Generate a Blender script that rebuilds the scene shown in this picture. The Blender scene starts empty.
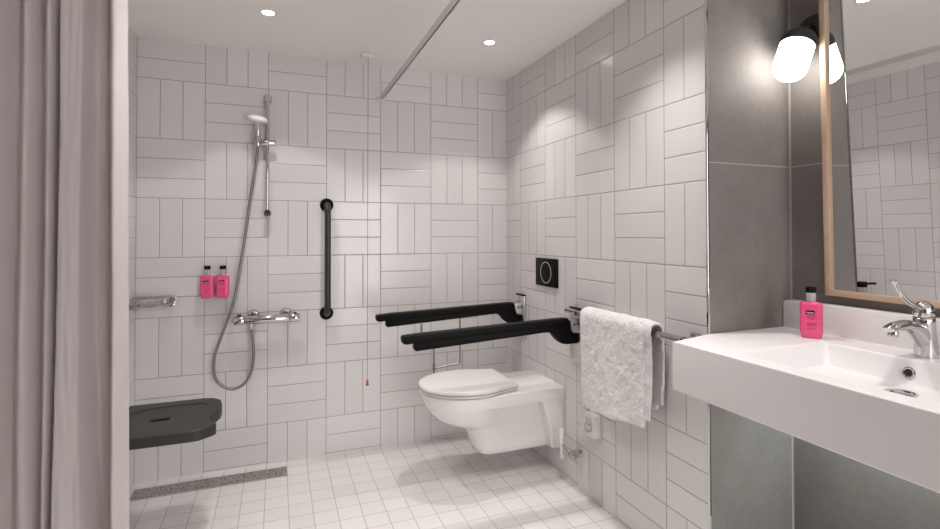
import bpy, bmesh, math, random
from mathutils import Vector, Matrix, noise
random.seed(7)
C = bpy.context.scene.collection
PI = math.pi

# ------------------------------------------------------------------ room sizes (metres)
BK = 2.8887      # back wall
RT = 1.3517      # tiled right wall
LF = -0.6447     # left wall
CEIL = 2.1813
ALC = 1.300      # grey end wall beside the basin
BAS = 1.746      # grey wall behind the basin
FRONT = -1.6

# ------------------------------------------------------------------ node helpers
class N:
    def __init__(s, name):
        s.m = bpy.data.materials.new(name); s.m.use_nodes = True
        s.t = s.m.node_tree; s.t.nodes.clear()
        s.out = s.t.nodes.new('ShaderNodeOutputMaterial')
    def n(s, typ, **kw):
        x = s.t.nodes.new(typ)
        for k, v in kw.items(): setattr(x, k, v)
        return x
    def l(s, a, b): s.t.links.new(a, b)
    def put(s, sock, v):
        if hasattr(v, 'is_output') or isinstance(v, bpy.types.NodeSocket): s.l(v, sock)
        else: sock.default_value = v
    def math(s, op, a, b=0.0, c=None, clamp=False):
        x = s.n('ShaderNodeMath', operation=op); x.use_clamp = clamp
        s.put(x.inputs[0], a); s.put(x.inputs[1], b)
        if c is not None: s.put(x.inputs[2], c)
        return x.outputs[0]
    def mix(s, f, a, b):
        x = s.n('ShaderNodeMix', data_type='FLOAT'); s.put(x.inputs[0], f); s.put(x.inputs[2], a); s.put(x.inputs[3], b)
        return x.outputs[0]
    def mixc(s, f, a, b, blend='MIX'):
        x = s.n('ShaderNodeMix', data_type='RGBA', blend_type=blend)
        s.put(x.inputs[0], f); s.put(x.inputs[6], a); s.put(x.inputs[7], b)
        return x.outputs[2]
    def smooth(s, v, a, b, lo=0.0, hi=1.0):
        x = s.n('ShaderNodeMapRange', interpolation_type='SMOOTHSTEP')
        s.put(x.inputs[0], v); x.inputs[1].default_value = a; x.inputs[2].default_value = b
        x.inputs[3].default_value = lo; x.inputs[4].default_value = hi
        return x.outputs[0]
    def pos(s):
        g = s.n('ShaderNodeNewGeometry'); x = s.n('ShaderNodeSeparateXYZ'); s.l(g.outputs['Position'], x.inputs[0])
        return g.outputs['Position'], x.outputs[0], x.outputs[1], x.outputs[2]
    def noise(s, scale, detail=2.0, vec=None, rough=0.5):
        x = s.n('ShaderNodeTexNoise'); x.inputs['Scale'].default_value = scale; x.inputs['Detail'].default_value = detail
        x.inputs['Roughness'].default_value = rough
        if vec is None:
            c = s.n('ShaderNodeTexCoord'); vec = c.outputs['Object']
        s.l(vec, x.inputs['Vector'])
        return x.outputs[0]
    def bsdf(s, **kw):
        b = s.n('ShaderNodeBsdfPrincipled')
        for k, v in kw.items(): s.put(b.inputs[k.replace('_', ' ')], v)
        s.l(b.outputs[0], s.out.inputs[0])
        return b
    def bump(s, h, strength, dist, normal=None):
        x = s.n('ShaderNodeBump'); x.inputs['Strength'].default_value = strength; x.inputs['Distance'].default_value = dist
        s.l(h, x.inputs['Height'])
        if normal is not None: s.l(normal, x.inputs['Normal'])
        return x.outputs[0]

def col(c): return (c[0], c[1], c[2], 1.0)

def simple(name, c, rough=0.4, metal=0.0, var=0.04, scale=30.0, bump=0.0, bdist=0.0005, **kw):
    n = N(name); f = n.noise(scale, 3.0)
    lo = tuple(max(0, x * (1 - var)) for x in c); hi = tuple(min(1, x * (1 + var)) for x in c)
    cc = n.mixc(f, col(lo), col(hi))
    rr = n.mix(f, max(0.0, rough * 0.9), min(1.0, rough * 1.1))
    b = n.bsdf(Base_Color=cc, Roughness=rr, Metallic=metal, **kw)
    if bump: n.l(n.bump(f, bump, bdist), b.inputs['Normal'])
    return n.m

TILE = (0.672, 0.652, 0.647); GROUT = (0.30, 0.275, 0.26)
def weave_tiles(name, axis, u0, sign, mod, z0=1.9877, modz=0.2966):
    """three-tile blocks laid alternately upright and flat"""
    n = N(name); P, x, y, z = n.pos()
    u = n.math('MULTIPLY', n.math('SUBTRACT', {'x': x, 'y': y}[axis], u0), sign / mod)
    v = n.math('DIVIDE', n.math('SUBTRACT', z0, z), modz)
    iu = n.math('FLOOR', u); iv = n.math('FLOOR', v)
    fu = n.math('SUBTRACT', u, iu); fv = n.math('SUBTRACT', v, iv)
    par = n.math('FLOORED_MODULO', n.math('ADD', iu, iv), 2.0)
    par = n.math('GREATER_THAN', par, 0.5)
    def edge(f): return n.math('MINIMUM', f, n.math('SUBTRACT', 1.0, f))
    a = n.mix(par, fu, fv)
    a3 = n.math('MULTIPLY', a, 3.0); ia = n.math('FLOOR', a3)
    d1 = n.math('MULTIPLY', edge(n.math('SUBTRACT', a3, ia)), mod / 3.0)
    d2 = n.math('MULTIPLY', n.math('MINIMUM', edge(fu), edge(fv)), mod)
    d = n.math('MINIMUM', d1, d2)
    g = n.smooth(d, 0.0011, 0.0021)
    w = n.n('ShaderNodeTexWhiteNoise', noise_dimensions='3D'); cv = n.n('ShaderNodeCombineXYZ')
    n.l(iu, cv.inputs[0]); n.l(iv, cv.inputs[1]); n.l(ia, cv.inputs[2]); n.l(cv.outputs[0], w.inputs['Vector'])
    k = n.mix(w.outputs['Value'], 0.965, 1.035)
    tc = n.mixc(1.0, col(TILE), n.n_rgb(k), 'MULTIPLY')
    c = n.mixc(g, col(GROUT), tc)
    b = n.bsdf(Base_Color=c, Roughness=n.mix(g, 0.8, 0.2))
    b.inputs['Specular IOR Level'].default_value = 0.5
    h = n.smooth(d, 0.0008, 0.0045)
    wav = n.noise(9.0, 2.0, P)
    nb = n.bump(wav, 0.25, 0.004)
    n.l(n.bump(h, 0.6, 0.0015, nb), b.inputs['Normal'])
    return n.m
def _rgb(s, v):
    x = s.n('ShaderNodeCombineColor')
    for i in range(3): s.l(v, x.inputs[i])
    return x.outputs[0]
N.n_rgb = _rgb

def floor_tiles():
    n = N('floor_tiles'); P, x, y, z = n.pos()
    def fr(v, o):
        u = n.math('DIVIDE', n.math('SUBTRACT', v, o), 0.1); i = n.math('FLOOR', u)
        f = n.math('SUBTRACT', u, i)
        return i, n.math('MULTIPLY', n.math('MINIMUM', f, n.math('SUBTRACT', 1.0, f)), 0.1)
    ix, dx = fr(x, 0.352); iy, dy = fr(y, 2.712)
    d = n.math('MINIMUM', dx, dy); g = n.smooth(d, 0.0011, 0.0022)
    w = n.n('ShaderNodeTexWhiteNoise', noise_dimensions='2D'); cv = n.n('ShaderNodeCombineXYZ')
    n.l(ix, cv.inputs[0]); n.l(iy, cv.inputs[1]); n.l(cv.outputs[0], w.inputs['Vector'])
    k = n.mix(w.outputs['Value'], 0.96, 1.04)
    tc = n.mixc(1.0, col((0.665, 0.64, 0.628)), n.n_rgb(k), 'MULTIPLY')
    c = n.mixc(g, col((0.43, 0.40, 0.385)), tc)
    b = n.bsdf(Base_Color=c, Roughness=n.mix(g, 0.85, 0.42))
    n.l(n.bump(n.smooth(d, 0.0008, 0.004), 0.5, 0.001), b.inputs['Normal'])
    return n.m

def concrete(name, corner):
    """large dark grey stone-look tiles, pale joint at 1.455 m, pale corner joint"""
    n = N(name); P, x, y, z = n.pos()
    f1 = n.noise(3.0, 6.0, P, 0.62); f2 = n.noise(55.0, 4.0, P, 0.7)
    f = n.math('ADD', n.math('MULTIPLY', f1, 0.7), n.math('MULTIPLY', f2, 0.3))
    c = n.mixc(n.smooth(f, 0.25, 0.75), col((0.172, 0.156, 0.145)), col((0.255, 0.233, 0.218)))
    dz = n.math('ABSOLUTE', n.math('SUBTRACT', z, 1.4545))
    dc = n.math('ABSOLUTE', n.math('SUBTRACT', x if corner == 'x' else y, BAS if corner == 'x' else ALC))
    g = n.math('MINIMUM', n.smooth(dz, 0.0012, 0.0024), n.smooth(dc, 0.004, 0.006))
    c = n.mixc(g, col((0.42, 0.39, 0.365)), c)
    b = n.bsdf(Base_Color=c, Roughness=n.mix(f, 0.5, 0.68), Specular_IOR_Level=0.3)
    n.l(n.bump(f2, 0.08, 0.001), b.inputs['Normal'])
    return n.m

def wood():
    n = N('oak_wood'); t = n.n('ShaderNodeTexCoord'); mp = n.n('ShaderNodeMapping')
    mp.inputs['Scale'].default_value = (60, 4, 4); n.l(t.outputs['Object'], mp.inputs[0])
    f = n.noise(3.0, 5.0, mp.outputs[0])
    c = n.mixc(n.smooth(f, 0.3, 0.7), col((0.50, 0.34, 0.23)), col((0.62, 0.45, 0.33)))
    n.bsdf(Base_Color=c, Roughness=0.45)
    return n.m

def terry():
    n = N('terry_cotton'); f = n.noise(160.0, 3.0, None, 0.7); f2 = n.noise(55.0, 3.0, None, 0.6)
    c = n.mixc(f2, col((0.68, 0.665, 0.655)), col((0.82, 0.805, 0.80)))
    b = n.bsdf(Base_Color=c, Roughness=0.95)
    b.inputs['Sheen Weight'].default_value = 0.4
    h = n.math('ADD', n.math('MULTIPLY', f, 0.5), f2)
    n.l(n.bump(h, 1.0, 0.006), b.inputs['Normal'])
    return n.m

def curtain_mat():
    n = N('curtain_fabric'); f = n.noise(400.0, 2.0); f2 = n.noise(6.0, 3.0)
    c = n.mixc(f2, col((0.70, 0.645, 0.64)), col((0.76, 0.71, 0.705)))
    d = n.n('ShaderNodeBsdfDiffuse'); t = n.n('ShaderNodeBsdfTranslucent'); m = n.n('ShaderNodeMixShader')
    n.l(c, d.inputs[0]); n.l(c, t.inputs[0]); m.inputs[0].default_value = 0.35
    bp = n.bump(f, 0.12, 0.0006); n.l(bp, d.inputs['Normal'])
    n.l(d.outputs[0], m.inputs[1]); n.l(t.outputs[0], m.inputs[2]); n.l(m.outputs[0], n.out.inputs[0])
    return n.m

def emit(name, c, s):
    n = N(name); e = n.n('ShaderNodeEmission'); e.inputs[0].default_value = col(c); e.inputs[1].default_value = s
    n.l(e.outputs[0], n.out.inputs[0]); return n.m

def drain_mat():
    n = N('drain_grate'); P, x, y, z = n.pos()
    v = n.n('ShaderNodeTexVoronoi'); v.inputs['Scale'].default_value = 110.0; n.l(P, v.inputs['Vector'])
    hole = n.smooth(v.outputs['Distance'], 0.34, 0.42)
    c = n.mixc(hole, col((0.02, 0.02, 0.02)), col((0.46, 0.43, 0.41)))
    b = n.bsdf(Base_Color=c, Roughness=0.3, Metallic=n.math('MULTIPLY', hole, 0.9))
    n.l(n.bump(hole, 0.6, 0.002), b.inputs['Normal'])
    return n.m

def mirror_mat():
    n = N('mirror_glass'); f = n.noise(4.0, 1.0)
    n.bsdf(Base_Color=n.mixc(f, col((0.86, 0.865, 0.86)), col((0.88, 0.885, 0.88))), Metallic=1.0, Roughness=0.0); return n.m

M = dict(
    back=weave_tiles('basket_weave_tiles_back', 'x', LF, 1, 0.3),
    right=weave_tiles('basket_weave_tiles_right', 'y', 2.6965, -1, 0.2989),
    left=weave_tiles('basket_weave_tiles_left', 'y', 2.642, -1, 0.297),
    front=weave_tiles('basket_weave_tiles_front', 'x', LF, 1, 0.3),
    floor=floor_tiles(),
    ceil=simple('ceiling_paint', (0.84, 0.81, 0.795), 0.9, var=0.02, scale=6),
    greyA=concrete('grey_stone_tile_end', 'x'), greyB=concrete('grey_stone_tile_basin', 'y'),
    chrome=simple('polished_chrome', (0.58, 0.57, 0.565), 0.06, 1.0, 0.02),
    alu=simple('satin_aluminium', (0.72, 0.70, 0.68), 0.35, 0.85, 0.01, 5),
    wire=simple('grey_steel_wire', (0.30, 0.29, 0.28), 0.35, 0.9, 0.04, 40),
    steel=simple('brushed_steel', (0.64, 0.63, 0.62), 0.3, 1.0, 0.02, 12),
    grille=drain_mat(),
    black=simple('black_plastic', (0.0045, 0.004, 0.004), 0.5, 0, 0.1, 60, Specular_IOR_Level=0.12),
    seatblk=simple('charcoal_seat_plastic', (0.022, 0.020, 0.019), 0.42, 0, 0.12, 200, 0.05),
    gun=simple('black_coated_metal', (0.035, 0.034, 0.034), 0.3, 0.3, 0.1, 60),
    hose=None,
    ceramic=simple('glazed_ceramic', (0.80, 0.785, 0.775), 0.12, 0, 0.01, 5, Coat_Weight=0.4),
    solid=simple('white_solid_surface', (0.80, 0.78, 0.78), 0.42, 0, 0.01, 5),
    seatw=simple('toilet_seat_plastic', (0.74, 0.71, 0.70), 0.2, 0, 0.01, 5),
    white=simple('white_plastic', (0.76, 0.74, 0.73), 0.35, 0, 0.02, 20),
    pink=simple('pink_soap_bottle', (0.80, 0.085, 0.235), 0.22, 0, 0.05, 40, Subsurface_Weight=0.12, Coat_Weight=0.3),
    pinkd=simple('deep_pink_print', (0.50, 0.02, 0.12), 0.35, 0, 0.05, 40),
    labelw=simple('white_print', (0.75, 0.72, 0.72), 0.4, 0, 0.02, 40),
    clear=None,
    oak=wood(), mirror=mirror_mat(), terry=terry(), curtain=curtain_mat(),
    red=simple('red_plastic', (0.62, 0.03, 0.045), 0.35, 0, 0.05, 40),
    cord=simple('red_cord', (0.40, 0.13, 0.12), 0.7, 0, 0.1, 200),
    ring=simple('white_ring_print', (0.62, 0.60, 0.58), 0.3, 0.5, 0.03, 40),
    bulb=emit('lamp_globe_glow', (1.0, 0.97, 0.93), 11.0),
    spot=emit('downlight_glow', (1.0, 0.96, 0.91), 25.0),
    dark=simple('dark_opening', (0.01, 0.01, 0.01), 0.5, 0, 0.1, 40),
)
def hose_mat():
    n = N('ribbed_metal_hose'); f = n.noise(300.0, 2.0)
    b = n.bsdf(Base_Color=n.mixc(f, col((0.17, 0.165, 0.16)), col((0.32, 0.31, 0.30))), Metallic=0.9, Roughness=0.35)
    n.l(n.bump(f, 0.5, 0.001), b.inputs['Normal']); return n.m
M['hose'] = hose_mat()
def clear_mat():
    n = N('clear_plastic_neck'); f = n.noise(40.0, 2.0)
    n.bsdf(Base_Color=n.mixc(f, col((0.86, 0.82, 0.82)), col((0.92, 0.88, 0.88))), Roughness=0.15, Transmission_Weight=0.55, IOR=1.45); return n.m
M['clear'] = clear_mat()

# ------------------------------------------------------------------ mesh helpers
def new(): return bmesh.new()
def box(bm, x0, x1, y0, y1, z0, z1, bev=0.0, seg=2):
    r = bmesh.ops.create_cube(bm, size=1.0)
    vs = r['verts']
    for v in vs: v.co = Vector(((x0 + x1) / 2 + v.co.x * (x1 - x0), (y0 + y1) / 2 + v.co.y * (y1 - y0), (z0 + z1) / 2 + v.co.z * (z1 - z0)))
    if bev > 0:
        es = list({e for v in vs for e in v.link_edges})
        bmesh.ops.bevel(bm, geom=es, offset=bev, segments=seg, affect='EDGES', profile=0.5)
    return bm
def frame_of(d):
    d = d.normalized(); a = Vector((0, 0, 1)) if abs(d.z) < 0.9 else Vector((1, 0, 0))
    u = d.cross(a).normalized(); return u, d.cross(u).normalized()
def rings(bm, rs, cap=True, closed=False):
    loops = [[bm.verts.new(p) for p in r] for r in rs]
    n = len(loops[0])
    pairs = list(zip(loops, loops[1:])) + ([(loops[-1], loops[0])] if closed else [])
    for a, b in pairs:
        for i in range(n):
            bm.faces.new((a[i], a[(i + 1) % n], b[(i + 1) % n], b[i]))
    if cap and not closed:
        bm.faces.new(list(reversed(loops[0]))); bm.faces.new(loops[-1])
    return bm
def lathe(bm, o, axis, prof, seg=32):
    """prof: (radius, distance along axis)"""
    o = Vector(o); ax = Vector(axis).normalized(); u, v = frame_of(ax)
    rs = []
    for r, h in prof:
        rs.append([o + ax * h + (u * math.cos(2 * PI * i / seg) + v * math.sin(2 * PI * i / seg)) * max(r, 1e-5) for i in range(seg)])
    return rings(bm, rs)
def cyl(bm, a, b, r, seg=24, bev=0.0):
    a = Vector(a); b = Vector(b); L = (b - a).length
    prof = [(r, 0), (r, L)] if not bev else [(r - bev, 0), (r - bev * .3, bev * .3), (r, bev), (r, L - bev), (r - bev * .3, L - bev * .3), (r - bev, L)]
    return lathe(bm, a, b - a, prof, seg)
def smooth_path(pts, sub=6):
    P = [Vector(p) for p in pts]; out = []
    for i in range(len(P) - 1):
        p0 = P[max(i - 1, 0)]; p1 = P[i]; p2 = P[i + 1]; p3 = P[min(i + 2, len(P) - 1)]
        for k in range(sub):
            t = k / sub
            out.append(0.5 * ((2 * p1) + (p2 - p0) * t + (2 * p0 - 5 * p1 + 4 * p2 - p3) * t * t + (3 * p1 - p0 - 3 * p2 + p3) * t ** 3))
    out.append(P[-1]); return out
def fillet(pts, r, sub=5):
    P = [Vector(p) for p in pts]; out = [P[0]]
    for i in range(1, len(P) - 1):
        a = (P[i - 1] - P[i]); b = (P[i + 1] - P[i]); q = min(r, a.length / 2, b.length / 2)
        s = P[i] + a.normalized() * q; e = P[i] + b.normalized() * q
        for k in range(sub + 1):
            t = k / sub; out.append(s * (1 - t) ** 2 + P[i] * 2 * t * (1 - t) + e * t * t)
    out.append(P[-1]); return out
def tube(bm, pts, r, seg=12, rad=None):
    P = [Vector(p) for p in pts]; rs = []; prev = None
    for i, p in enumerate(P):
        d = (P[min(i + 1, len(P) - 1)] - P[max(i - 1, 0)]).normalized()
        if prev is None: u, v = frame_of(d)
        else:
            u = (prev - d * prev.dot(d)).normalized(); v = d.cross(u)
        prev = u; q = rad[i] if rad else r
        rs.append([p + (u * math.cos(2 * PI * k / seg) + v * math.sin(2 * PI * k / seg)) * q for k in range(seg)])
    return rings(bm, rs)
def prism(bm, pts, fn, t0, t1, bev=0.0, seg=2):
    """outline pts (2D) mapped by fn(a, b, t) and extruded t0 -> t1"""
    lo = [bm.verts.new(fn(a, b, t0)) for a, b in pts]; hi = [bm.verts.new(fn(a, b, t1)) for a, b in pts]
    n = len(pts); fs = [bm.faces.new(list(reversed(lo))), bm.faces.new(hi)]
    for i in range(n): fs.append(bm.faces.new((lo[i], lo[(i + 1) % n], hi[(i + 1) % n], hi[i])))
    bmesh.ops.recalc_face_normals(bm, faces=fs)
    if bev:
        es = list({e for f in fs[:2] for e in f.edges})
        bmesh.ops.bevel(bm, geom=es, offset=bev, segments=seg, affect='EDGES', profile=0.5)
    return bm
def rrect(w, h, r, n=6, cx=0, cy=0):
    out = []
    for sx, sy, a0 in ((1, 1, 0), (-1, 1, 90), (-1, -1, 180), (1, -1, 270)):
        for k in range(n + 1):
            a = math.radians(a0 + 90 * k / n)
            out.append((cx + sx * (w / 2 - r) + r * math.cos(a), cy + sy * (h / 2 - r) + r * math.sin(a)))
    return out

def root_of(o):
    while o.parent: o = o.parent
    return o
def obj(name, bm, mat, parent=None, loc=None, smooth=True, local=False, label=None, angle=35):
    """link bm as ONE mesh object; bm is in world coordinates unless local"""
    bmesh.ops.recalc_face_normals(bm, faces=bm.faces)
    o0 = Vector((0, 0, 0))
    if parent is not None: o0 = root_of(parent).location.copy()
    elif loc is not None: o0 = Vector(loc)
    if not local and o0.length: bmesh.ops.translate(bm, verts=bm.verts, vec=-o0)
    if smooth:
        for f in bm.faces: f.smooth = True
        for e in bm.edges:
            if len(e.link_faces) == 2 and e.calc_face_angle(0) > math.radians(angle): e.smooth = False
    me = bpy.data.meshes.new(name); bm.to_mesh(me); bm.free(); me.materials.append(mat)
    o = bpy.data.objects.new(name, me); C.objects.link(o)
    if parent is not None: o.parent = parent
    else: o.location = o0
    if label: o['label'] = label
    return o
def tag(o, label, cat, group=None):
    o['label'] = label; o['category'] = cat
    if group: o['group'] = group
    return o
def thing(name, label, cat, loc, rot=(0, 0, 0), group=None):
    o = bpy.data.objects.new(name, None); C.objects.link(o); o.location = loc; o.rotation_euler = rot
    o.empty_display_size = 0.05
    return tag(o, label, cat, group)
def struct(name, bm, mat, smooth=False):
    o = obj(name, bm, mat, None, smooth=smooth); o['kind'] = 'structure'; return o

# ------------------------------------------------------------------ the setting
XR = 1.90
struct('floor', box(new(), LF - 0.1, XR, FRONT - 0.1, BK + 0.1, -0.1, 0.0), M['floor'])
struct('ceiling', box(new(), LF - 0.1, XR, FRONT - 0.1, BK + 0.1, CEIL, CEIL + 0.1), M['ceil'])
struct('wall_back', box(new(), LF - 0.1, RT + 0.1, BK, BK + 0.1, 0, CEIL), M['back'])
struct('wall_left', box(new(), LF - 0.1, LF, 1.2, BK, 0, CEIL), M['left'])
struct('wall_entry', box(new(), LF - 0.1, LF, FRONT, 1.2, 0, CEIL), M['greyB'])
struct('wall_right', box(new(), RT, RT + 0.1, ALC + 0.004, BK, 0, CEIL), M['right'])
struct('wall_alcove_end', box(new(), RT + 0.005, XR, ALC, ALC + 0.004, 0, CEIL), M['greyA'])
struct('wall_basin', box(new(), BAS, XR, FRONT, ALC, 0, CEIL), M['greyB'])
bm = new(); box(bm, LF, 0.72, FRONT - 0.1, FRONT, 0, CEIL); box(bm, 1.68, BAS, FRONT - 0.1, FRONT, 0, CEIL); box(bm, 0.72, 1.68, FRONT - 0.1, FRONT, 2.10, CEIL)  # open doorway added behind the camera to let in fill light
struct('wall_front', bm, M['greyA'])
struct('trim_1', box(new(), RT - 0.003, RT + 0.005, ALC - 0.004, ALC + 0.004, 0, CEIL, 0.001), M['chrome'])

# ------------------------------------------------------------------ curtain and rail
RZ = 1.992
t = thing('curtain_rail', 'slim white-metal shower curtain rail running under the ceiling to the back wall', 'curtain rail', (0.556, BK, RZ))
path = fillet([(0.556, BK - 0.002, RZ), (0.555, 1.215, RZ), (LF + 0.002, 1.215, RZ)], 0.14, 8)
def flat_sweep(path, w, h):
    bm = new(); rs = []
    for i, p in enumerate(path):
        d = (path[min(i + 1, len(path) - 1)] - path[max(i - 1, 0)]); d.z = 0; d.normalize(); s = Vector((-d.y, d.x, 0))
        rs.append([p + s * a + Vector((0, 0, b)) for a, b in
                   ((-w, -h), (-w * .4, -h), (-w * .4, h * .7), (w * .4, h * .7), (w * .4, -h), (w, -h), (w, h), (-w, h))])
    return rings(bm, rs)
obj('track', flat_sweep(path, 0.0075, 0.0125), M['alu'], t, angle=30)
obj('wall_socket', cyl(new(), (0.553, BK, RZ + 0.0), (0.553, BK - 0.022, RZ + 0.0), 0.019, 24, 0.003), M['white'], t)

def make_curtain():
    bm = new(); nx, nz = 420, 60
    x0, x1 = -0.635, -0.287
    # fold profile: (fraction along width, depth) going from the wall to the free edge
    key = [(0.0, 0.02), (0.10, -0.035), (0.20, 0.03), (0.30, -0.03), (0.385, -0.045), (0.44, 0.035), (0.52, -0.005), (0.575, 0.035),
           (0.64, -0.02), (0.68, 0.03), (0.71, -0.035), (0.80, -0.03), (0.835, 0.04), (0.90, 0.02), (0.915, -0.012), (0.955, -0.035), (1.0, 0.02)]
    def prof(s):
        for (a, p), (b, q) in zip(key, key[1:]):
            if s <= b:
                t = (s - a) / (b - a); t = t * t * (3 - 2 * t); return p + (q - p) * t
        return key[-1][1]
    grid = []
    for j in range(nz + 1):
        v = j / nz; z = 1.976 - v * 1.86; row = []
        for i in range(nx + 1):
            s = i / nx
            ss = s + (0.020 * math.sin(v * 3.1 + s * 9) + 0.014 * math.sin(v * 7 + s * 21)) * (v * 0.8 + 0.15) * min(1, (1 - s) * 6) * min(1, s * 6)
            a = 0.75 + 0.45 * v
            y = 1.215 + prof(min(max(ss, 0), 1)) * a + 0.004 * noise.noise(Vector((s * 14, v * 5, 2))) + 0.002 * noise.noise(Vector((s * 40, v * 18, 5)))
            x = x0 + (x1 - x0) * s + 0.012 * (v - 0.5) * (s ** 3) + 0.006 * math.sin(v * 5 + 20 * s) * v * (1 - s)
            row.append(bm.verts.new((x, y, z)))
        grid.append(row)
    for j in range(nz):
        for i in range(nx): bm.faces.new((grid[j][i], grid[j][i + 1], grid[j + 1][i + 1], grid[j + 1][i]))
    return bm
cur = obj('shower_curtain', make_curtain(), M['curtain'], None, loc=(-0.45, 1.215, 0.106), angle=80)
sm = cur.modifiers.new('thickness', 'SOLIDIFY'); sm.thickness = 0.0012
tag(cur, 'off-white fabric shower curtain bunched in folds at the left', 'shower curtain')

# ------------------------------------------------------------------ shower: riser rail, slider, hand shower, hose, mixer
t = thing('shower_riser_rail', 'vertical chrome riser rail on the back wall holding the hand shower', 'shower rail', (-0.047, BK, 1.316))
px, py = -0.047, BK - 0.048
obj('pole', cyl(new(), (px, py, 1.33), (px, py, 1.925), 0.0085, 20), M['chrome'], t)
for z in (1.325, 1.925):
    bm = new(); lathe(bm, (px, BK, z), (0, -1, 0), [(0.019, 0), (0.019, 0.006), (0.012, 0.012), (0.012, 0.040), (0.0185, 0.045), (0.0185, 0.058), (0.015, 0.062)], 28)
    obj('wall_mount', bm, M['chrome'], t)
bm = new(); cyl(bm, (-0.116, py - 0.012, 1.688), (-0.006, py - 0.012, 1.690), 0.0155, 24, 0.003)
obj('slider', bm, M['chrome'], t)
bm = new(); cyl(bm, (-0.094, py - 0.012, 1.668), (-0.094, py - 0.012, 1.712), 0.019, 20, 0.003); obj('handset_holder', bm, M['chrome'], t)

t = thing('hand_shower', 'chrome-handled hand shower with a round white head resting in its holder', 'hand shower', (-0.094, py - 0.012, 1.66))
hy = py - 0.015
obj('handle', tube(new(), smooth_path([(-0.094, hy, 1.66), (-0.094, hy, 1.712), (-0.094, hy - 0.004, 1.75), (-0.095, hy - 0.02, 1.79), (-0.096, hy - 0.035, 1.805)]), 0.0135, 20), M['chrome'], t)
hd = Vector((0.16, -0.22, 1)).normalized()
bm = new(); lathe(bm, Vector((-0.096, hy - 0.04, 1.795)), hd, [(0.001, -0.004), (0.046, -0.004), (0.051, 0.002), (0.0515, 0.008), (0.046, 0.016), (0.032, 0.023), (0.012, 0.027), (0.001, 0.028)], 40)
obj('shower_head', bm, M['white'], t)
bm = new(); lathe(bm, Vector((-0.096, hy - 0.04, 1.795)), hd, [(0.001, -0.0065), (0.040, -0.0065), (0.043, -0.0035)], 40)
obj('spray_face', bm, M['white'], t)

HY = 2.83
hp = [(-0.094, hy, 1.66), (-0.100, 2.822, 1.60), (-0.130, HY, 1.39), (-0.162, HY, 1.134), (-0.203, HY, 0.88), (-0.257, HY, 0.707), (-0.291, HY, 0.595), (-0.288, HY, 0.50),
      (-0.250, HY, 0.447), (-0.200, HY, 0.430), (-0.150, HY - .002, 0.455), (-0.120, HY - .005, 0.515), (-0.110, HY - .008, 0.60), (-0.116, HY - .01, 0.70), (-0.121, HY - .01, 0.745)]
h = obj('shower_hose', tube(new(), smooth_path(hp, 8), 0.0075, 12), M['hose'], None, loc=(-0.2, HY, 0.43))
tag(h, 'long grey metal shower hose looping down to the mixer bar', 'shower hose')

MZ, MY = 0.775, 2.82
t = thing('shower_mixer', 'chrome thermostatic mixer bar on the back wall below the hose', 'shower mixer', (-0.045, BK, MZ))
obj('mixer_body', cyl(new(), (-0.150, MY, MZ), (0.062, MY, MZ), 0.0215, 32, 0.002), M['chrome'], t)
for x0, x1 in ((-0.152, -0.205), (0.064, 0.112)):
    bm = new(); lathe(bm, (x0, MY, MZ), (x1 - x0, 0, 0), [(0.018, -0.002), (0.022, 0.001), (0.0235, 0.004), (0.0235, 0.046), (0.021, 0.050)], 20)
    kn = obj('control_knob', bm, M['chrome'], t)
    sx = -1 if x1 < x0 else 1
    obj('push_button', box(new(), x0 + sx * 0.018, x0 + sx * 0.034, MY - 0.008, MY + 0.008, MZ + 0.020, MZ + 0.028, 0.002), M['dark'], kn)
for x in (-0.115, 0.045):
    bm = new(); lathe(bm, (x, BK, MZ + 0.012), (0, -1, 0), [(0.033, 0), (0.033, 0.003), (0.026, 0.014), (0.019, 0.016), (0.019, 0.05)], 28)
    obj('wall_union', bm, M['chrome'], t)
obj('hose_outlet', cyl(new(), (-0.121, MY, MZ - 0.045), (-0.121, MY, MZ - 0.015), 0.011, 16), M['chrome'], t)

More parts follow.
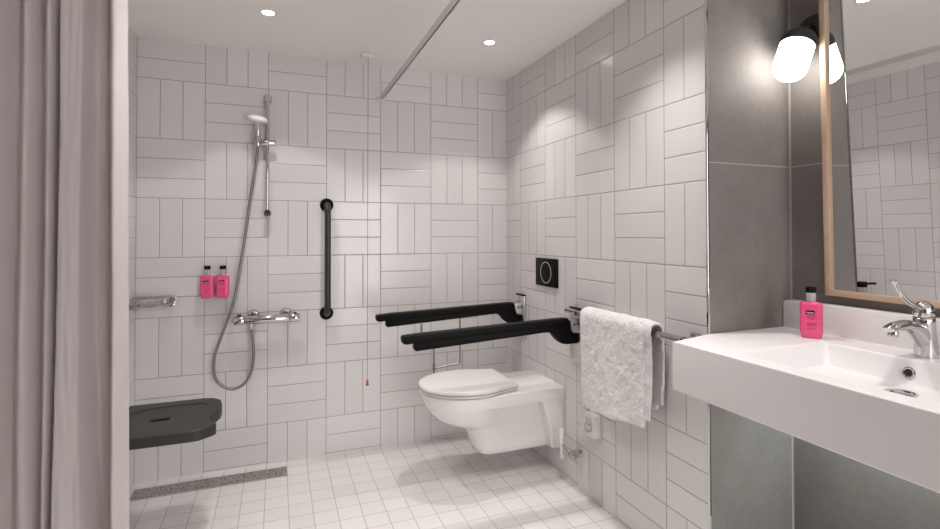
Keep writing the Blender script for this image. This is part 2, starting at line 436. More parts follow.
# ------------------------------------------------------------------ soap bottles
def bottle_parts(t, bm_fn_front=(0, -1)):
    """local, front towards -y; 0.062 wide, 0.042 deep"""
    rs = []
    for z, s in ((0.0, 0.80), (0.003, 0.88), (0.010, 0.92), (0.016, 0.985), (0.022, 1.0), (0.098, 1.0), (0.106, 0.985), (0.111, 0.93), (0.114, 0.80), (0.116, 0.45)):
        rs.append([Vector((a * s, b * s, z)) for a, b in rrect(0.062, 0.044, 0.014)])
    obj('bottle_body', rings(new(), rs), M['pink'], t, local=True, angle=50)
    bm = new(); lathe(bm, (0, 0, 0.1155), (0, 0, 1), [(0.0125, 0), (0.0135, 0.003), (0.0135, 0.026), (0.012, 0.029)], 24)
    obj('neck', bm, M['clear'], t, local=True)
    bm = new(); lathe(bm, (0, 0, 0.1445), (0, 0, 1), [(0.0145, 0), (0.0150, 0.002), (0.0150, 0.015), (0.0135, 0.0175)], 24)
    cap = obj('pump_cap', bm, M['black'], t, local=True)
    bm = new(); box(bm, -0.004, 0.004, -0.040, -0.010, 0.1515, 0.1585, 0.001)
    obj('nozzle', bm, M['black'], cap, local=True)
    lab = obj('brand_label', box(new(), -0.0155, 0.0085, -0.0232, -0.0216, 0.077, 0.089), M['black'], t, local=True, smooth=False)
    bm = new()
    tube(bm, [Vector((-0.0125 + 0.019 * k / 16, -0.0234, 0.0815 + 0.0022 * math.sin(k * 1.55))) for k in range(17)], 0.0009, 6)
    obj('white_script', bm, M['labelw'], lab, local=True)
    bm = new()
    for z, a, b in ((0.068, -0.012, 0.016), (0.061, -0.012, 0.006), (0.046, -0.012, 0.014), (0.041, -0.012, 0.009), (0.030, -0.008, 0.008)):
        box(bm, a, b, -0.0228, -0.0216, z, z + 0.0022)
    ink = obj('printed_lines', bm, M['pinkd'], t, local=True, smooth=False)

def wall_bottle(x, label):
    t = thing('soap_dispenser', label, 'soap bottle', (x, BK - 0.040, 0.893), group='soap dispensers on the shower wall')
    bottle_parts(t)
    bm = new(); box(bm, -0.024, 0.024, 0.012, 0.040, 0.004, 0.010, 0.001); box(bm, -0.026, 0.026, 0.034, 0.040, 0.0, 0.118, 0.001)
    obj('wall_holder', bm, M['steel'], t, local=True)
wall_bottle(-0.3265, 'pink soap bottle in a wall holder, the one farther from the shower hose')
wall_bottle(-0.2560, 'pink soap bottle in a wall holder, the one nearer the shower hose')

t = thing('soap_bottle', 'pink pump soap bottle standing on the white basin rim', 'soap bottle', (1.602, 1.126, 0.8800), (0, 0, math.radians(-52)))
bottle_parts(t)

# ------------------------------------------------------------------ grab bar
t = thing('grab_bar', 'vertical black grab bar on the back wall right of the shower', 'grab bar', (0.256, BK, 0.78))
gx = 0.256
obj('bar', tube(new(), fillet([(gx, BK - 0.004, 1.375), (gx, BK - 0.075, 1.365), (gx, BK - 0.075, 0.79), (gx, BK - 0.004, 0.78)], 0.05, 8), 0.0165, 20), M['gun'], t)
for z in (1.375, 0.78):
    bm = new(); lathe(bm, (gx, BK, z), (0, -1, 0), [(0.036, 0), (0.036, 0.007), (0.033, 0.010), (0.020, 0.011)], 32); obj('wall_flange', bm, M['black'], t)

# ------------------------------------------------------------------ corner shelf
t = thing('corner_basket', 'small chrome wire soap basket in the left back corner', 'shelf', (LF, BK, 0.86))
e = 0.006
cs = [(LF + e, BK - e), (LF + e, 2.735), (LF + 0.03, 2.722), (-0.485, 2.812), (-0.474, 2.83), (-0.474, BK - e)]
for z, r in ((0.905, 0.005), (0.866, 0.0045)):
    bm = new(); pts = fillet([(a, b, z) for a, b in cs] + [(cs[0][0], cs[0][1], z)], 0.012, 3); tube(bm, pts, r, 8)
    obj('wire_rim', bm, M['chrome'], t)
bm = new()
for k in range(6):
    x = LF + 0.028 + k * 0.026; yf = 2.724 + (x - LF - 0.03) * 0.66
    tube(bm, [(x, BK - e, 0.866), (x, yf, 0.866), (x, yf, 0.905)], 0.002, 6)
obj('wire_grid', bm, M['chrome'], t)
obj('wall_plate', box(new(), -0.535, -0.47, BK - 0.006, BK, 0.868, 0.904, 0.001), M['chrome'], t)
obj('wall_plate', box(new(), LF, LF + 0.006, 2.735, 2.80, 0.868, 0.904, 0.001), M['chrome'], t)

# ------------------------------------------------------------------ shower seat
t = thing('shower_bench', 'black plastic fold-down shower seat with a slot and notched front edge', 'shower seat', (LF, 2.325, 0.44))
ys, yn = 2.545, 2.132
out = [(LF + 0.06, yn), (-0.290, yn), (-0.270, yn + 0.004), (-0.224, yn + 0.040), (-0.217, yn + 0.052), (-0.219, yn + 0.068), (-0.238, yn + 0.092), (-0.250, yn + 0.115), (-0.253, yn + 0.138), (-0.246, yn + 0.165),
       (-0.226, yn + 0.205), (-0.217, yn + 0.235), (-0.217, yn + 0.290), (-0.228, ys - 0.055), (-0.262, ys - 0.014), (-0.30, ys), (LF + 0.06, ys)]
def seat_mesh():
    bm = new()
    slot = rrect(0.070, 0.034, 0.015, 5, -0.432, 2.325)
    vo = [bm.verts.new((a, b, 0.482)) for a, b in out]; vi = [bm.verts.new((a, b, 0.478)) for a, b in slot]
    eo = [bm.edges.new((vo[i], vo[(i + 1) % len(vo)])) for i in range(len(vo))]
    ei = [bm.edges.new((vi[i], vi[(i + 1) % len(vi)])) for i in range(len(vi))]
    r = bmesh.ops.triangle_fill(bm, edges=eo + ei, use_beauty=True)
    fs = [f for f in r['geom'] if isinstance(f, bmesh.types.BMFace)]
    # drop faces filling the slot
    bad = [f for f in fs if all(v in vi for v in f.verts)]
    bmesh.ops.delete(bm, geom=bad, context='FACES_ONLY')
    fs = [f for f in bm.faces]
    ex = bmesh.ops.extrude_face_region(bm, geom=fs)
    bmesh.ops.translate(bm, verts=[g for g in ex['geom'] if isinstance(g, bmesh.types.BMVert)], vec=(0, 0, -0.042))
    return bm
so = obj('seat_panel', seat_mesh(), M['seatblk'], t)
bv = so.modifiers.new('edge', 'BEVEL'); bv.width = 0.009; bv.segments = 3; bv.limit_method = 'ANGLE'; bv.angle_limit = math.radians(50)
# raised rim welt around a shallow dished middle
def welt(pts): obj('seat_welt', tube(new(), smooth_path(pts, 6), 0.003, 8), M['seatblk'], t)
welt([(-0.56, 2.42, 0.481), (-0.50, 2.465, 0.481), (-0.38, 2.475, 0.481), (-0.30, 2.465, 0.481), (-0.27, 2.43, 0.481)])
bm = new(); box(bm, LF, LF + 0.02, 2.17, 2.48, 0.36, 0.50, 0.004)
for y in (2.20, 2.45): cyl(bm, (LF + 0.01, y, 0.455), (LF + 0.10, y, 0.455), 0.012, 16)
obj('hinge_bracket', bm, M['steel'], t)

# ------------------------------------------------------------------ linear drain
t = thing('linear_drain', 'long perforated steel drain channel along the foot of the back wall', 'drain', (-0.30, 2.77, 0.0))
dx0, dx1, dy0, dy1 = LF + 0.015, 0.053, 2.712, 2.822
bm = new(); box(bm, dx0, dx1, dy0, dy0 + 0.004, 0, 0.003); box(bm, dx0, dx1, dy1 - 0.004, dy1, 0, 0.003); box(bm, dx0, dx0 + 0.004, dy0, dy1, 0, 0.003); box(bm, dx1 - 0.004, dx1, dy0, dy1, 0, 0.003)
obj('drain_frame', bm, M['steel'], t, smooth=False)
obj('grate', box(new(), dx0 + 0.003, dx1 - 0.003, dy0 + 0.003, dy1 - 0.003, -0.001, 0.002), M['grille'], t, smooth=False)

# ------------------------------------------------------------------ toilet
TY = 2.38
def d_outline(xf, xc, w, wr, xr, xb=None, n=20, p=2.2):
    """closed outline: rounded front at xf, widest w at xc, narrowing to wr at xr; xb where narrowing is done"""
    pts = []
    for k in range(n + 1):
        a = -PI / 2 + PI * k / n
        ca, sa = math.cos(a), math.sin(a)
        pts.append((xc - (xc - xf) * abs(ca) ** (2 / p), math.copysign(w * abs(sa) ** (2 / p), sa)))
    m = 14; side = []
    xb = xb or xr
    for k in range(1, m + 1):
        s = k / m; x = xc + (xr - xc) * s
        q = min(1, (x - xc) / max(1e-4, xb - xc)); q = q * q * (3 - 2 * q)
        side.append((x, w + (wr - w) * q))
    return pts + [(x, y) for x, y in side] + [(x, -y) for x, y in reversed(side)]
t = thing('toilet', 'white wall-hung toilet with closed lid on the right wall', 'toilet', (RT, TY, 0.12))
lev = [  # z, xf, xc, w, wr, xr
    (0.447, 0.664, 0.90, 0.186, 0.166, RT - 0.001),
    (0.444, 0.658, 0.90, 0.191, 0.171, RT - 0.001),
    (0.425, 0.660, 0.90, 0.191, 0.172, RT - 0.001),
    (0.400, 0.666, 0.90, 0.188, 0.170, RT - 0.001),
    (0.386, 0.672, 0.90, 0.185, 0.166, RT - 0.001),
    (0.378, 0.677, 0.90, 0.182, 0.090, RT - 0.001),
    (0.352, 0.693, 0.905, 0.172, 0.084, RT - 0.001),
    (0.322, 0.720, 0.91, 0.157, 0.084, RT - 0.001),
    (0.297, 0.762, 0.93, 0.138, 0.084, RT - 0.001),
    (0.276, 0.812, 0.96, 0.118, 0.085, RT - 0.001),
    (0.262, 0.856, 0.98, 0.104, 0.085, RT - 0.001),
    (0.248, 0.884, 0.99, 0.097, 0.085, RT - 0.001),
    (0.220, 0.895, 0.99, 0.092, 0.084, RT - 0.001),
    (0.170, 0.910, 0.99, 0.087, 0.083, RT - 0.001),
    (0.135, 0.926, 0.99, 0.080, 0.080, RT - 0.001),
    (0.122, 0.945, 1.00, 0.068, 0.07, RT - 0.001),
    (0.118, 0.970, 1.02, 0.050, 0.055, RT - 0.001)]
rs = []
for z, xf, xc, w, wr, xr in lev:
    rs.append([Vector((a, TY + b, z)) for a, b in d_outline(xf, xc, w, wr, xr, xb=1.10 if z < 0.38 else 1.20)])
bm = rings(new(), rs)
# mounting shoulder against the wall, under the rear platform
rs = []
for z, hw, xa in ((0.385, 0.164, 1.235), (0.30, 0.158, 1.262), (0.20, 0.146, 1.285), (0.128, 0.128, 1.305)):
    rs.append([Vector((a, TY + b, z)) for a, b in ((xa + 0.012, -hw), (xa, -hw + 0.012), (xa, hw - 0.012), (xa + 0.012, hw), (RT - 0.001, hw), (RT - 0.001, -hw))])
rings(bm, rs)
obj('bowl', bm, M['ceramic'], t, angle=38)
def slab(levels, xf, xc, w, wr, xr, xb=None):
    rs = []
    for z, ins in levels:
        rs.append([Vector((a, TY + b, z)) for a, b in d_outline(xf + ins, xc, w - ins, wr - ins, xr - ins, xb, 28, 2.15)])
    return rings(new(), rs)
obj('seat_ring', slab([(0.4515, 0.010), (0.4535, 0.0), (0.4600, 0.0), (0.4615, 0.004)], 0.652, 0.90, 0.199, 0.150, 1.100), M['seatw'], t, angle=60)
obj('lid', slab([(0.4645, 0.007), (0.467, 0.001), (0.477, 0.0), (0.4815, 0.003), (0.4845, 0.010), (0.4862, 0.03), (0.4870, 0.08)], 0.648, 0.90, 0.202, 0.155, 1.104), M['seatw'], t, angle=60)
for s in (-1, 1):
    obj('hinge', cyl(new(), (1.108, TY + s * 0.085 - 0.022, 0.456), (1.108, TY + s * 0.085 + 0.022, 0.456), 0.0105, 16, 0.002), M['chrome'], t)

# ------------------------------------------------------------------ fold-down support arms
def support_arm(y, label):
    t = thing('support_arm', label, 'support arm', (RT, y, 0.60), group='fold-down support arms either side of the toilet')
    fn = lambda a, b, w: Vector((a, y + w, b))
    pad = [(0.489, 0.778), (0.494, 0.786), (0.560, 0.791), (1.262, 0.816), (1.285, 0.815), (1.285, 0.785), (1.20, 0.782), (0.560, 0.757), (0.506, 0.752), (0.492, 0.757)]
    obj('armrest_pad', prism(new(), pad, fn, -0.026, 0.026, 0.006, 3), M['black'], t, angle=50)
    body = [(0.548, 0.7205), (0.541, 0.728), (0.541, 0.760), (1.20, 0.785), (1.292, 0.806), (1.297, 0.770), (1.306, 0.752), (1.344, 0.750), (1.344, 0.694), (1.285, 0.692), (1.255, 0.697), (1.228, 0.716), (1.205, 0.744), (1.190, 0.7545), (1.160, 0.7555)]
    obj('arm_body', prism(new(), body, fn, -0.021, 0.021, 0.005, 2), M['black'], t, angle=50)
    cheek = [(1.292, 0.806), (1.345, 0.822), (1.345, 0.742), (1.306, 0.748), (1.296, 0.765)]
    bm = new(); prism(bm, cheek, fn, -0.029, 0.029, 0.002); ck = obj('hinge_cheek', bm, M['steel'], t)
    bm = new()
    for bx, bz in ((1.312, 0.786), (1.331, 0.788)): cyl(bm, (bx, y - 0.029, bz), (bx, y - 0.032, bz), 0.0045, 12)
    obj('rivet', bm, M['black'], ck)
    obj('wall_plate', box(new(), RT - 0.014, RT - 0.0005, y - 0.048, y + 0.048, 0.60, 0.852, 0.003), M['steel'], t)
    obj('plate_cap', box(new(), RT - 0.020, RT - 0.0005, y - 0.050, y + 0.050, 0.8525, 0.860, 0.002), M['black'], t)
    return t
near = support_arm(2.085, 'black fold-down support arm on the near side of the toilet, beside the towel')
far = support_arm(2.675, 'black fold-down support arm on the far side of the toilet, nearer the back wall')
# paper holder wire hung under the far arm
wy = 2.675
bm = new(); tube(bm, fillet([(0.738, wy, 0.725), (0.738, wy, 0.64), (0.809, wy, 0.635), (0.809, wy, 0.36)], 0.012, 4), 0.0055, 10)
ph = thing('paper_holder', 'slim steel wire paper holder hanging below the far support arm, behind the lid', 'paper holder', (0.79, wy, 0.715))
obj('hanger_wire', bm, M['wire'], ph)
bm = new(); tube(bm, fillet([(0.812, wy, 0.472), (0.961, wy, 0.491), (0.961, wy, 0.738)], 0.014, 4), 0.005, 10); obj('holder_loop', bm, M['wire'], ph)
obj('collar', cyl(new(), (0.809, wy, 0.462), (0.809, wy, 0.500), 0.009, 14, 0.001), M['wire'], ph)

# ------------------------------------------------------------------ flush plate
t = thing('flush_plate', 'square black flush plate with a pale ring on the right wall', 'flush plate', (RT, 2.376, 1.006))
obj('plate', box(new(), RT - 0.012, RT, 2.376 - 0.112, 2.376 + 0.112, 0.934, 1.083, 0.002), M['black'], t)
bm = new(); ro = []
for r0, x in ((0.0535, RT - 0.0122), (0.0535, RT - 0.0135), (0.0572, RT - 0.0135), (0.0572, RT - 0.0122)):
    ro.append([Vector((x, 2.374 + r0 * math.cos(2 * PI * k / 48), 1.008 + r0 * math.sin(2 * PI * k / 48))) for k in range(48)])
rings(bm, ro, closed=True); obj('button_ring', bm, M['ring'], t)

# ------------------------------------------------------------------ towel rail and towel
RX = RT - 0.055
t = thing('towel_rail', 'chrome towel rail on the right wall under the white towel', 'towel rail', (RT, 1.77, 0.835))
obj('rail', box(new(), RX - 0.012, RX + 0.006, 1.335, 2.100, 0.838, 0.860, 0.002), M['chrome'], t)
for y in (1.349, 2.000):
    bm = new(); box(bm, RX - 0.012, RT - 0.008, y - 0.012, y + 0.012, 0.838, 0.860, 0.003); box(bm, RT - 0.008, RT, y - 0.022, y + 0.022, 0.828, 0.870, 0.002)
    obj('post', bm, M['chrome'], t)

def towel_sheet(y0, y1, half_t, zf, zb, xo, slant, seed, top, thick):
    """one folded layer draped over the rail; front panel on the room side (-x)"""
    prof = []
    r = half_t
    nF = 44
    for k in range(nF): prof.append((-r, zf + (top - r - zf) * k / nF, k / nF, 0))
    for k in range(13):
        a = PI - PI * k / 12; prof.append((r * math.cos(a), top - r + r * math.sin(a), 1, 0))
    for k in range(1, 31): prof.append((r, top - r - (top - r - zb) * k / 30, 1 - k / 30, 1))
    bm = new(); g = []
    ny = 52
    for j in range(ny + 1):
        s = j / ny; row = []
        for (x, z, u, back) in prof:
            y = y0 + (y1 - y0) * s
            hang = (1 - u)
            dz = slant * (s - 0.5) * hang
            yy = y + 0.012 * hang * math.sin(seed + 2 * u)
            rip = 0.010 * math.sin(s * 7 + seed) * hang + 0.004 * math.sin(s * 17 + u * 3 + seed)
            nn = noise.noise(Vector((yy * 70, z * 70, seed))) * 0.0034 + noise.noise(Vector((yy * 22, z * 22, seed + 3))) * 0.004
            sg = -1 if not back else 1
            row.append(bm.verts.new((xo + x + (rip if not back else rip * .3) + sg * nn, yy, z + dz + (nn if u == 1 else 0))))
        g.append(row)
    for a, b in zip(g, g[1:]):
        for i in range(len(prof) - 1): bm.faces.new((a[i], a[i + 1], b[i + 1], b[i]))
    return bm
tw = thing('towel', 'thick white terry towel folded over the chrome rail', 'towel', (RX, 1.72, 0.86))
a = obj('outer_layer', towel_sheet(1.916, 1.508, 0.042, 0.472, 0.53, RX - 0.003, 0.05, 1.0, 0.893, 0.014), M['terry'], tw, angle=180)
m1 = a.modifiers.new('thick', 'SOLIDIFY'); m1.thickness = 0.015; m1.offset = -1
a2 = obj('inner_layer', towel_sheet(1.900, 1.478, 0.0245, 0.51, 0.56, RX - 0.003, 0.04, 2.2, 0.879, 0.01), M['terry'], tw, angle=180)
m2 = a2.modifiers.new('thick', 'SOLIDIFY'); m2.thickness = 0.010; m2.offset = 1
for q in (a, a2):
    s_ = q.modifiers.new('soft', 'SUBSURF'); s_.levels = 1; s_.render_levels = 1

# ------------------------------------------------------------------ socket, valve
t = thing('power_socket', 'white surface-mounted power socket on the right wall below the towel', 'socket', (RT, 1.975, 0.35))
obj('housing', box(new(), RT - 0.036, RT, 1.905, 2.000, 0.302, 0.402, 0.003), M['white'], t)
bm = new(); lathe(bm, (RT - 0.036, 1.953, 0.353), (-1, 0, 0), [(0.034, 0), (0.034, 0.003), (0.030, 0.004), (0.027, 0.002), (0.025, -0.0)], 32)
obj('socket_rim', bm, M['steel'], t)
bm = new(); lathe(bm, (RT - 0.0362, 1.953, 0.353), (-1, 0, 0), [(0.024, 0), (0.024, 0.0008), (0.001, 0.001)], 28)
sk = obj('socket_face', bm, M['ring'], t)
bm = new()
for dy in (-0.0095, 0.0095): cyl(bm, (RT - 0.0365, 1.953 + dy, 0.353), (RT - 0.0378, 1.953 + dy, 0.353), 0.004, 12)
obj('pin_hole', bm, M['dark'], sk)
t = thing('angle_valve', 'small chrome angle valve with a slim upright pipe beside the toilet foot', 'valve', (RT, 2.06, 0.18))
bm = new(); lathe(bm, (RT, 2.075, 0.175), (-1, 0, 0), [(0.024, 0), (0.024, 0.004), (0.012, 0.008), (0.012, 0.04), (0.015, 0.042), (0.015, 0.055), (0.010, 0.058)], 24); obj('valve_body', bm, M['chrome'], t)
bm = new(); lathe(bm, (RT - 0.046, 2.066, 0.175), (0, -1, 0), [(0.009, 0), (0.009, 0.01), (0.016, 0.012), (0.016, 0.026), (0.012, 0.03)], 20); obj('valve_knob', bm, M['chrome'], t)
obj('cross_pipe', cyl(new(), (RT - 0.046, 2.08, 0.178), (RT - 0.046, 2.158, 0.185), 0.007, 14), M['chrome'], t)
obj('upright_pipe', cyl(new(), (RT - 0.048, 2.158, 0.118), (RT - 0.048, 2.158, 0.262), 0.0095, 18, 0.002), M['white'], t)

# ------------------------------------------------------------------ emergency pull cord
t = thing('pull_cord', 'thin red emergency pull cord hanging from a small ceiling box', 'pull cord', (0.455, 2.72, CEIL))
obj('ceiling_box', box(new(), 0.420, 0.490, 2.695, 2.745, CEIL - 0.022, CEIL, 0.004), M['white'], t)
obj('cord', tube(new(), [(0.455, 2.72, CEIL - 0.02), (0.4535, 2.72, 1.4), (0.4525, 2.72, 0.437)], 0.0014, 8), M['cord'], t)
bm = new(); lathe(bm, (0.4525, 2.72, 0.44), (0, 0, -1), [(0.002, 0), (0.004, 0.005), (0.009, 0.028), (0.008, 0.032), (0.002, 0.033)], 16); obj('pull_handle', bm, M['red'], t)

# ------------------------------------------------------------------ basin
BT = 0.8795; BX0 = 1.147; BY0 = 0.02
t = thing('wash_basin', 'wide white wall-hung wash basin with a square bowl in front of the mirror', 'wash basin', (BAS, 0.66, 0.73))
bx0, bx1, by0, by1 = 1.208, 1.580, 0.28, 1.074
def basin_mesh():
    bm = new(); r = 0.004
    XB = BAS - 0.001
    out = [(BX0, BY0), (BX0, 1.243), (RT - 0.006, ALC - 0.006), (XB, ALC - 0.001), (XB, BY0)]
    def inset(d):  # inward copies of the outline for the softened top edge
        return [(BX0 + d, BY0 + d), (BX0 + d, 1.243 - d), (RT - 0.006, ALC - 0.006 - d), (XB, ALC - 0.001), (XB, BY0 + d)]
    levels = [([bm.verts.new((a, b, z)) for a, b in inset(d)]) for z, d in ((0.735, 0.012), (0.7305, 0.003), (0.735, 0.0), (BT - r, 0.0), (BT - r * .3, r * .3), (BT, r))]
    levels[0] = levels[0]
    n = 5
    for a, b in zip(levels, levels[1:]):
        for i in range(n): bm.faces.new((a[i], a[(i + 1) % n], b[(i + 1) % n], b[i]))
    bm.faces.new(list(reversed(levels[0])))
    # bowl rings, from the rim down
    def ring(x0, x1, y0, y1, rr, z): return [bm.verts.new((a, b, z)) for a, b in rrect(x1 - x0, y1 - y0, rr, 5, (x0 + x1) / 2, (y0 + y1) / 2)]
    R_ = [ring(bx0, bx1, by0, by1, 0.012, BT), ring(bx0 + 0.002, bx1 - 0.002, by0 + .002, by1 - .002, 0.012, BT - 0.002), ring(bx0 + 0.010, bx1 - 0.004, by0 + .01, by1 - .008, 0.014, BT - 0.010),
          ring(bx0 + 0.016, bx1 - 0.014, by0 + 0.05, by1 - 0.016, 0.018, 0.820), ring(bx0 + 0.019, bx1 - 0.018, by0 + 0.06, by1 - 0.020, 0.020, 0.8135), ring(bx0 + 0.028, bx1 - 0.028, by0 + 0.075, by1 - 0.030, 0.02, 0.8115),
          ring(bx0 + 0.12, bx1 - 0.12, by0 + 0.30, by1 - 0.30, 0.03, 0.8075)]
    m = len(R_[0])
    for a, b in zip(R_, R_[1:]):
        for i in range(m): bm.faces.new((a[i], b[i], b[(i + 1) % m], a[(i + 1) % m]))
    bm.faces.new(R_[-1])
    top = levels[-1]
    eo = [bm.edges.get((top[i], top[(i + 1) % n])) for i in range(n)]; ei = [bm.edges.get((R_[0][i], R_[0][(i + 1) % m])) for i in range(m)]
    bmesh.ops.triangle_fill(bm, edges=eo + ei, use_beauty=True)
    bad = [f for f in bm.faces if len(f.verts) == 3 and all(v in R_[0] for v in f.verts)]
    bmesh.ops.delete(bm, geom=bad, context='FACES_ONLY')
    return bm
obj('basin_body', basin_mesh(), M['solid'], t, angle=30)
bm = new(); rr_ = rrect(1.2, 0.2, 0.012)
sp = [(ALC - 0.002, BT - 0.002), (ALC - 0.002, 0.966), (ALC - 0.006, 0.973), (ALC - 0.014, 0.9765), (BY0 + 0.012, 0.9765), (BY0 + 0.003, 0.972), (BY0, 0.964), (BY0, BT - 0.002)]
obj('backsplash', prism(new(), sp, lambda a, b, w: Vector((w, a, b)), 1.700, BAS - 0.001, 0.003), M['solid'], t)
# overflow and drain
oc = Vector((1.5705, 0.842, 0.843))
bm = new(); lathe(bm, oc, (-0.97, 0, 0.22), [(0.011, -0.004), (0.0145, -0.001), (0.0152, 0.002), (0.0125, 0.004), (0.0097, 0.003), (0.009, -0.003)], 28); of = obj('overflow_ring', bm, M['chrome'], t)
bm = new(); lathe(bm, oc + Vector((-0.0022, 0, 0.0009)), (-0.97, 0, 0.22), [(0.0095, -0.002), (0.0095, 0.0), (0.001, 0.0004)], 24); obj('overflow_hole', bm, M['dark'], of)
bm = new(); lathe(bm, (1.478, 0.81, 0.8075), (0, 0, 1), [(0.034, 0), (0.034, 0.003), (0.028, 0.004), (0.024, 0.0025), (0.020, 0.007), (0.001, 0.009)], 32); obj('drain_plug', bm, M['chrome'], t)

# ------------------------------------------------------------------ tap
FY = 0.838
t = thing('basin_tap', 'chrome lever tap with a long curved handle on the basin', 'tap', (1.638, FY, BT))
def oval(c, d, a, b, seg=24):
    u, v = Vector((0, 1, 0)), None
    d = Vector(d).normalized(); v = d.cross(u).normalized()
    return [Vector(c) + u * a * math.cos(2 * PI * k / seg) + v * b * math.sin(2 * PI * k / seg) for k in range(seg)]
bm = new()
rings(bm, [oval((1.640, FY, BT + 0.0005), (0, 0, 1), 0.0265, 0.030), oval((1.640, FY, BT + 0.004), (0, 0, 1), 0.0265, 0.030), oval((1.637, FY, BT + 0.035), (-.05, 0, 1), 0.0245, 0.027),
           oval((1.634, FY, BT + 0.070), (-.05, 0, 1), 0.0235, 0.026), oval((1.632, FY, BT + 0.095), (-.1, 0, 1), 0.0235, 0.0265), oval((1.631, FY, BT + 0.108), (-.15, 0, 1), 0.023, 0.026), oval((1.631, FY, BT + 0.112), (-.15, 0, 1), 0.018, 0.021)])
# spout sweeps out of the body towards the bowl
sp_ = [((1.640, FY, BT + 0.040), (-1, 0, 0.9), 0.020, 0.030), ((1.612, FY, BT + 0.066), (-1, 0, 0.75), 0.020, 0.026), ((1.580, FY, BT + 0.083), (-1, 0, 0.4), 0.019, 0.019),
       ((1.545, FY, BT + 0.092), (-1, 0, 0.1), 0.018, 0.014), ((1.510, FY, BT + 0.091), (-1, 0, -0.1), 0.0175, 0.0115), ((1.486, FY, BT + 0.086), (-1, 0, -0.2), 0.017, 0.009), ((1.478, FY, BT + 0.084), (-1, 0, -0.2), 0.013, 0.006)]
rings(bm, [oval(c, d, a_, b_) for c, d, a_, b_ in sp_])
obj('tap_body', bm, M['chrome'], t, angle=60)
obj('aerator', cyl(new(), (1.498, FY, BT + 0.064), (1.501, FY, BT + 0.084), 0.012, 20, 0.002), M['chrome'], t)
bm = new(); rings(bm, [oval((1.632, FY, BT + 0.1125), (-.15, 0, 1), 0.022, 0.025), oval((1.630, FY, BT + 0.120), (-.2, 0, 1), 0.0245, 0.027), oval((1.627, FY, BT + 0.135), (-.3, 0, 1), 0.0215, 0.024), oval((1.622, FY, BT + 0.146), (-.4, 0, 1), 0.014, 0.015), oval((1.620, FY, BT + 0.149), (-.4, 0, 1), 0.005, 0.005)])
lv = obj('lever_cap', bm, M['chrome'], t, angle=60)
lp = smooth_path([(1.622, FY, BT + 0.128), (1.595, FY, BT + 0.139), (1.567, FY, BT + 0.150), (1.536, FY, BT + 0.172), (1.512, FY, BT + 0.198), (1.502, FY, BT + 0.212)], 5)
nl = len(lp)
rs = []
for i, p in enumerate(lp):
    d = lp[min(i + 1, nl - 1)] - lp[max(i - 1, 0)]; q = i / (nl - 1)
    wv = 0.011 - 0.0055 * min(1, q * 1.6) + (0.0045 * max(0, (q - 0.72) / 0.28)); th = 0.0085 - 0.0052 * min(1, q * 1.5)
    if i == nl - 1: wv *= 0.6; th *= 0.6
    rs.append(oval(p, d, wv, th, 16))
obj('lever', rings(new(), rs), M['chrome'], lv, angle=60)

# ------------------------------------------------------------------ mirror (leans forward at the top)
tilt = math.radians(-1.85)
t = thing('mirror', 'large tilted mirror in a thin oak frame above the basin', 'mirror', (1.728, 0.735, 1.003), (math.radians(0.6), tilt, 0))
MW, MH, FW = 0.85, 1.12, 0.019
def bar(y0, y1, z0, z1): return box(new(), -0.011, 0.016, y0, y1, z0, z1, 0.0015)
obj('frame_stile', bar(MW / 2 - FW, MW / 2, 0, MH), M['oak'], t, local=True)
obj('frame_stile', bar(-MW / 2, -MW / 2 + FW, 0, MH), M['oak'], t, local=True)
obj('frame_rail', bar(-MW / 2 + FW, MW / 2 - FW, 0, FW), M['oak'], t, local=True)
obj('frame_rail', bar(-MW / 2 + FW, MW / 2 - FW, MH - FW, MH), M['oak'], t, local=True)
obj('glass', box(new(), 0.0, 0.006, -MW / 2 + FW - 0.001, MW / 2 - FW + 0.001, FW - 0.001, MH - FW + 0.001), M['mirror'], t, local=True, smooth=False)

# ------------------------------------------------------------------ wall lamp
t = thing('wall_lamp', 'glowing white capsule wall lamp with black cap beside the mirror', 'wall lamp', (BAS, 1.218, 1.92))
ax = Vector((-0.41, 0, -0.91)).normalized()
pt = Vector((1.655, 1.200, 1.860))
prof = []; r0 = 0.053; Lg = 0.092
prof += [(r0 * 0.97, 0.0), (r0, 0.006), (r0, Lg)]
for k in range(1, 13):
    a_ = PI / 2 * k / 12; prof.append((r0 * math.cos(a_), Lg + r0 * 0.92 * math.sin(a_)))
bm = new(); lathe(bm, pt, ax, prof, 40); gl = obj('globe', bm, M['bulb'], t)
bm = new(); lathe(bm, pt, -ax, [(0.0555, -0.012), (0.0565, -0.008), (0.0565, 0.010), (0.052, 0.024), (0.040, 0.036), (0.028, 0.042), (0.001, 0.043)], 36); obj('cap', bm, M['gun'], t)
bm = new(); cyl(bm, pt - ax * 0.03, (BAS - 0.012, 1.204, 1.918), 0.022, 20)
lathe(bm, (BAS, 1.204, 1.918), (-1, 0, 0), [(0.052, 0), (0.052, 0.018), (0.046, 0.026), (0.02, 0.028)], 36); obj('wall_mount', bm, M['gun'], t)

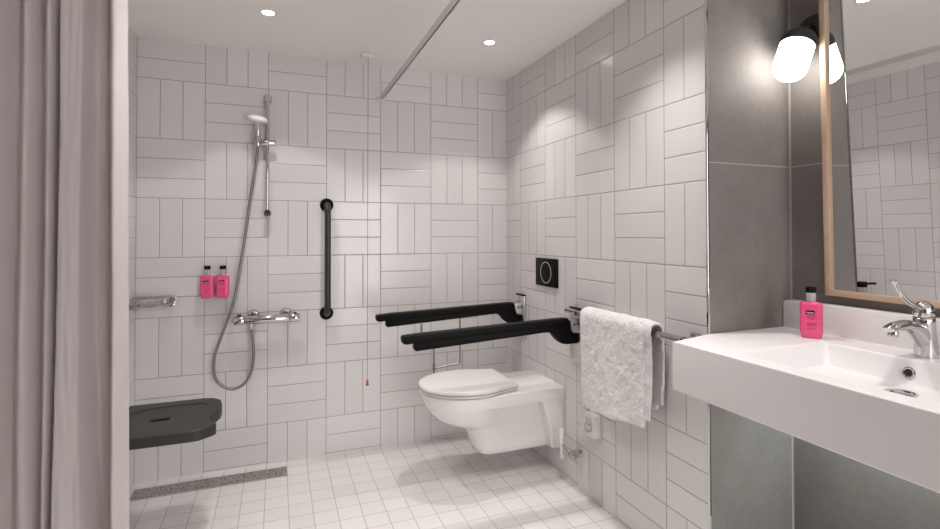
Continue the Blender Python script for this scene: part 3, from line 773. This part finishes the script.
# ------------------------------------------------------------------ downlights
def lamp(name, typ, loc, energy, color=(1, 0.96, 0.935), **kw):
    d = bpy.data.lights.new(name, typ); d.energy = energy; d.color = color
    for k, v in kw.items(): setattr(d, k, v)
    o = bpy.data.objects.new(name, d); o.location = loc; C.objects.link(o); return o
def downlight(x, y, label, e, cone=104, field=15.0, blend=0.3):
    t = thing('downlight', label, 'ceiling light', (x, y, CEIL), group='round ceiling downlights')
    bm = new(); ro = []
    for r, z in ((0.0245, -0.0005), (0.0255, -0.003), (0.036, -0.003), (0.038, -0.0005)):
        ro.append([Vector((x + r * math.cos(2 * PI * k / 40), y + r * math.sin(2 * PI * k / 40), CEIL + z)) for k in range(40)])
    rings(bm, ro, closed=True); obj('bezel', bm, M['white'], t)
    bm = new(); lathe(bm, (x, y, CEIL - 0.0002), (0, 0, -1), [(0.024, 0), (0.024, 0.001), (0.001, 0.0012)], 32); obj('lens', bm, M['spot'], t)
    lamp('ceiling_spot_beam', 'SPOT', (x, y, CEIL - 0.012), e, spot_size=math.radians(84), spot_blend=1.0, shadow_soft_size=0.045)
    lamp('downlight_field', 'SPOT', (x, y, CEIL - 0.012), field, spot_size=math.radians(cone), spot_blend=blend, shadow_soft_size=0.028)
downlight(-0.038, 2.36, 'recessed ceiling downlight above the shower', 24, field=12.0)
downlight(0.999, 2.335, 'recessed ceiling downlight above the toilet', 25)
downlight(1.010, 1.42, 'recessed ceiling downlight in front of the towel, seen only in the mirror', 26, 101, 17.0, 0.5)
# unseen ceiling lamps without fixtures, added for fill and to brighten the basin top
for x, y, e_ in ((0.0, 1.35, 62), (1.30, 0.62, 30), (0.1, 0.1, 30), (0.5, -1.0, 30)):
    lamp('ceiling_spot_beam', 'SPOT', (x, y, CEIL - 0.012), e_, spot_size=math.radians(95), spot_blend=1.0, shadow_soft_size=0.04)
# strip light fixed under the basin
a = lamp('under_basin_strip', 'AREA', (1.66, 0.66, 0.722), 3.4, (0.84, 1.0, 0.98), shape='RECTANGLE', size=0.03, size_y=1.15)

# ------------------------------------------------------------------ camera
f, cx, cy = 505.0, 470.0, 227.7
yaw, pit, rol = math.radians(20.92), math.radians(0.74), math.radians(0.08)
R0 = Vector((math.cos(yaw), -math.sin(yaw), 0)); F0 = Vector((math.sin(yaw), math.cos(yaw), 0)); Z0 = Vector((0, 0, 1))
F = F0 * math.cos(pit) + Z0 * math.sin(pit); U = -F0 * math.sin(pit) + Z0 * math.cos(pit)
Rr = R0 * math.cos(rol) - U * math.sin(rol); Uu = R0 * math.sin(rol) + U * math.cos(rol)
cam = bpy.data.cameras.new('camera'); co = bpy.data.objects.new('camera', cam); C.objects.link(co)
mw = Matrix.Identity(4)
for i in range(3): mw[i][0], mw[i][1], mw[i][2] = Rr[i], Uu[i], -F[i]
mw[2][3] = 1.2126
co.matrix_world = mw
cam.sensor_width = 36.0; cam.lens = f / 940 * 36.0; cam.sensor_fit = 'HORIZONTAL'
cam.shift_x = 0.0; cam.shift_y = (cy - 264.5) / 940.0
cam.clip_start = 0.02
sc = bpy.context.scene; sc.camera = co

w = bpy.data.worlds.new('world'); sc.world = w; w.use_nodes = True
w.node_tree.nodes['Background'].inputs[0].default_value = (1, 0.985, 0.985, 1); w.node_tree.nodes['Background'].inputs[1].default_value = 6.6  # bright background enters through the added doorway as fill
sc.view_settings.view_transform = 'Standard'; sc.view_settings.look = 'None'; sc.view_settings.gamma = 1.0
sc.view_settings.use_curve_mapping = False; sc.view_settings.exposure = 0.1
cy_ = sc.cycles
cy_.max_bounces = 12; cy_.diffuse_bounces = 8; cy_.glossy_bounces = 6; cy_.sample_clamp_indirect = 6.0
cy_.caustics_reflective = False; cy_.caustics_refractive = False; cy_.use_denoising = True
